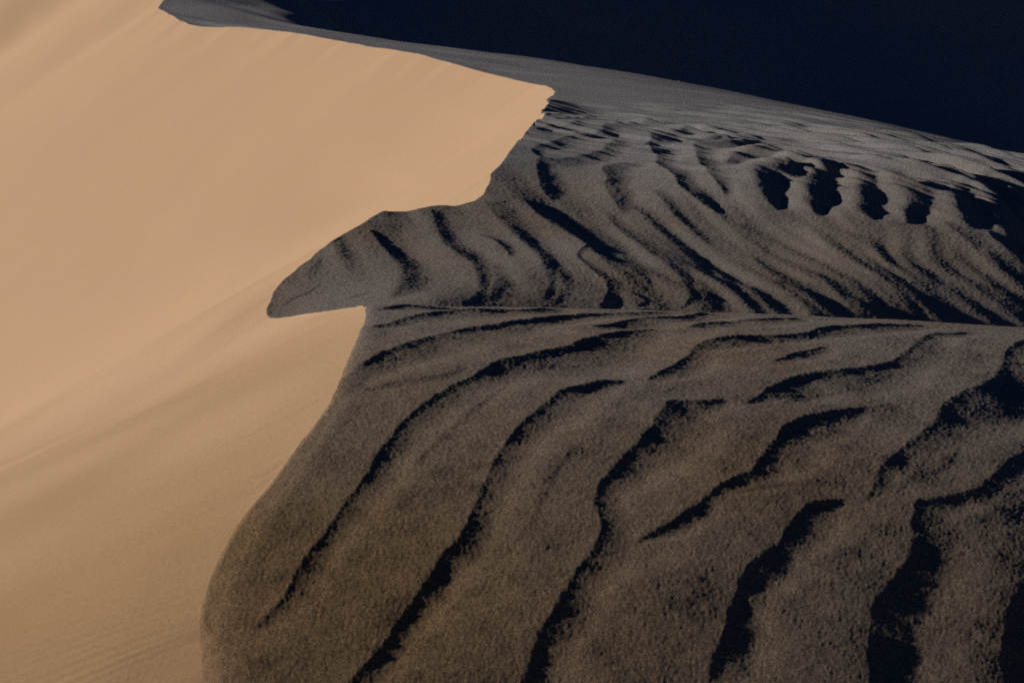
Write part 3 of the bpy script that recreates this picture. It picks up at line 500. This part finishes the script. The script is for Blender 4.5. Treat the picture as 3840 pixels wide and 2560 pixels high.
def sand():
    m, N, L = mat('sand')
    bs = N['Principled BSDF']
    co = N.new('ShaderNodeTexCoord').outputs['Object']
    at = N.new('ShaderNodeAttribute'); at.attribute_name = 'coarse'
    ga = tex(N, L, co, 330, 2, 0.8); gb = tex(N, L, co, 110, 3, 0.8)
    gmix = N.new('ShaderNodeMix'); gmix.inputs[0].default_value = 0.4
    L.new(ga, gmix.inputs[2]); L.new(gb, gmix.inputs[3]); g1 = gmix.outputs[0]
    g2 = tex(N, L, co, 900, 1, 0.6)
    big = tex(N, L, co, 2.2, 3, 0.55)
    ti = N.new('ShaderNodeAttribute'); ti.attribute_name = 'tint'
    fine = mixc(N, L, ramp(N, L, big, 0.3, 0.7), (0.645, 0.45, 0.285, 1), (0.625, 0.447, 0.295, 1))
    fine = mixc(N, L, ramp(N, L, ti.outputs['Fac'], 0.0, 1.0), fine, (0.46, 0.31, 0.175, 1))
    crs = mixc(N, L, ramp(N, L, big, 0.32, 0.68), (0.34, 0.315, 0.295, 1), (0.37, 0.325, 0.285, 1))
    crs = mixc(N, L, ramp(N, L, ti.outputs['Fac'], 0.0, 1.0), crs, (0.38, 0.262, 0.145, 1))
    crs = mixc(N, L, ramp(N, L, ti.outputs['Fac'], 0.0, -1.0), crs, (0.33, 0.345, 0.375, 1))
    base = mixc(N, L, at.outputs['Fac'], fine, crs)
    gr = mixc(N, L, ramp(N, L, g1, 0.34, 0.66), (0.25, 0.25, 0.27, 1), (1.75, 1.73, 1.69, 1))
    gf = mixc(N, L, ramp(N, L, g1, 0.32, 0.68), (0.80, 0.80, 0.80, 1), (1.2, 1.2, 1.2, 1))
    gm = mixc(N, L, at.outputs['Fac'], gf, gr)
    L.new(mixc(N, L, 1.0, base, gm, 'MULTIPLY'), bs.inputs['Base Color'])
    bs.inputs['Roughness'].default_value = 0.9
    bs.inputs['Specular IOR Level'].default_value = 0.15
    bp = N.new('ShaderNodeBump'); bp.inputs['Distance'].default_value = 0.004
    h = N.new('ShaderNodeMath'); h.operation = 'ADD'
    L.new(g1, h.inputs[0]); L.new(g2, h.inputs[1])
    st = ramp(N, L, at.outputs['Fac'], 0, 1, 0.16, 1.0)
    L.new(st, bp.inputs['Strength']); L.new(h.outputs[0], bp.inputs['Height'])
    L.new(bp.outputs['Normal'], bs.inputs['Normal'])
    return m
SAND = sand()

# ------------------------------------------------------------------ cut the sheet: slip face, near dune, middle dune, far dune
def cell(a): return a[:-1, :-1]
pi = inside
cin = (pi[:-1, :-1].astype(int) + pi[1:, :-1] + pi[:-1, 1:] + pi[1:, 1:]) >= 2
nd = near_dune(x, y); md = np.where(y < 5.0, -9.0, BASE.mid(x, y)); fd = far_dune_z(x, y)
which = np.argmax(np.stack([nd, md, fd]), 0).reshape(NR, NC)
which = np.where(Y > 34, 2, which)
part = np.where(cin, cell(which) + 1, 0)
idx = np.arange(NR * NC).reshape(NR, NC)
quads = np.stack([idx[:-1, :-1], idx[:-1, 1:], idx[1:, 1:], idx[1:, :-1]], -1)

def sheet(name, k):
    q = quads[part == k]
    used, inv = np.unique(q.ravel(), return_inverse=True)
    me = bpy.data.meshes.new(name)
    co = np.stack([x[used], y[used], z[used]], 1).astype(np.float32)
    me.vertices.add(len(used)); me.vertices.foreach_set('co', co.ravel())
    nq = len(q)
    me.loops.add(nq * 4); me.loops.foreach_set('vertex_index', inv.astype(np.int32))
    me.polygons.add(nq); me.polygons.foreach_set('loop_start', np.arange(0, nq * 4, 4, dtype=np.int32))
    me.polygons.foreach_set('use_smooth', np.ones(nq, bool))
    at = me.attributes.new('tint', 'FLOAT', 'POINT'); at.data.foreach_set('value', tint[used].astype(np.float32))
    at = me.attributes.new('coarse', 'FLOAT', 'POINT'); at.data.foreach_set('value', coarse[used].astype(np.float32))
    me.update(); me.validate()
    me.materials.append(SAND)
    o = bpy.data.objects.new(name, me); COL.objects.link(o)
    o['kind'] = 'structure'
    return o
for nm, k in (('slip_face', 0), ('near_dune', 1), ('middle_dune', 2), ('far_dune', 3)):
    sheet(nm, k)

# desert floor to the horizon
me = bpy.data.meshes.new('ground')
gx = np.linspace(-3000, 3000, 61); gv = [(a, b, FLOOR + LENS_Z - 0.9) for b in gx for a in gx]
gf = [(j * 61 + i, j * 61 + i + 1, j * 61 + i + 62, j * 61 + i + 61) for j in range(60) for i in range(60)]
me.from_pydata(gv, [], gf); me.materials.append(SAND)
g = bpy.data.objects.new('ground', me); COL.objects.link(g); g['kind'] = 'structure'

# ------------------------------------------------------------------ dry grass
def straw():
    m, N, L = mat('dry_straw')
    bs = N['Principled BSDF']
    co = N.new('ShaderNodeTexCoord').outputs['Object']
    L.new(mixc(N, L, ramp(N, L, tex(N, L, co, 60, 2), 0.3, 0.7), (0.80, 0.70, 0.48, 1), (0.86, 0.78, 0.58, 1)), bs.inputs['Base Color'])
    bs.inputs['Roughness'].default_value = 0.45
    bs.inputs['Transmission Weight'].default_value = 0.25
    return m
STRAW = straw()

def stem_mesh(name, pts, r0):
    """a flattened, tapering stalk along the points, base first"""
    p = curve(pts, 6); n = len(p); sides = 6
    verts, faces = [], []
    for i in range(n):
        t = p[min(i + 1, n - 1)] - p[max(i - 1, 0)]; t /= np.linalg.norm(t) + 1e-9
        a = np.cross(t, [0.0, 1.0, 0.0]); a /= np.linalg.norm(a) + 1e-9
        b = np.cross(t, a)
        r = r0 * (1 - 0.75 * i / (n - 1))
        for k in range(sides):
            th = 2 * math.pi * k / sides
            verts.append(tuple(p[i] + r * math.cos(th) * a + 0.6 * r * math.sin(th) * b))
    for i in range(n - 1):
        for k in range(sides):
            q = (k + 1) % sides
            faces.append((i * sides + k, i * sides + q, (i + 1) * sides + q, (i + 1) * sides + k))
    faces.append(tuple(range(sides))); faces.append(tuple(reversed(range((n - 1) * sides, n * sides))))
    me = bpy.data.meshes.new(name); me.from_pydata(verts, [], faces); me.materials.append(STRAW)
    for f in me.polygons: f.use_smooth = True
    o = bpy.data.objects.new(name, me); COL.objects.link(o)
    return o

def sand_z(px, py): return float(plateau(np.array([px]), np.array([py]))[0]) + LENS_Z

for pts, label in zip(STEMS, ('bowed dry straw stem on the rippled dune top, the left one of two', 'arched dry straw stem with both ends low, the right one of two')):
    p = [(a, b, c + LENS_Z) for a, b, c in pts]
    dz = sand_z(p[0][0], p[0][1]) - p[0][2] - 0.004
    o = stem_mesh('dry_straw', [(a, b, c + dz) for a, b, c in p], 0.0038)
    o['label'] = label; o['category'] = 'straw'; o['group'] = 'dry straw stems on the dune top'

tx, ty = TUFT
root = bpy.data.objects.new('grass_tuft', None); COL.objects.link(root); root.location = (tx, ty, sand_z(tx, ty))
root['label'] = 'tiny tuft of pale dry grass tips on the brow against the dark dune'; root['category'] = 'grass'
for ox, h, lean in ((-0.10, 0.018, 0.03), (0.0, 0.024, 0.04), (0.055, 0.016, 0.035)):
    bz = sand_z(tx + ox, ty) - root.location.z - 0.01
    o = stem_mesh('blade', [(ox, 0, bz), (ox - 0.012, 0, bz + h), (ox - 0.012 + lean * 0.5, 0, bz + h * 1.2), (ox + lean, 0, bz + h * 0.9)], 0.0045)
    o.parent = root
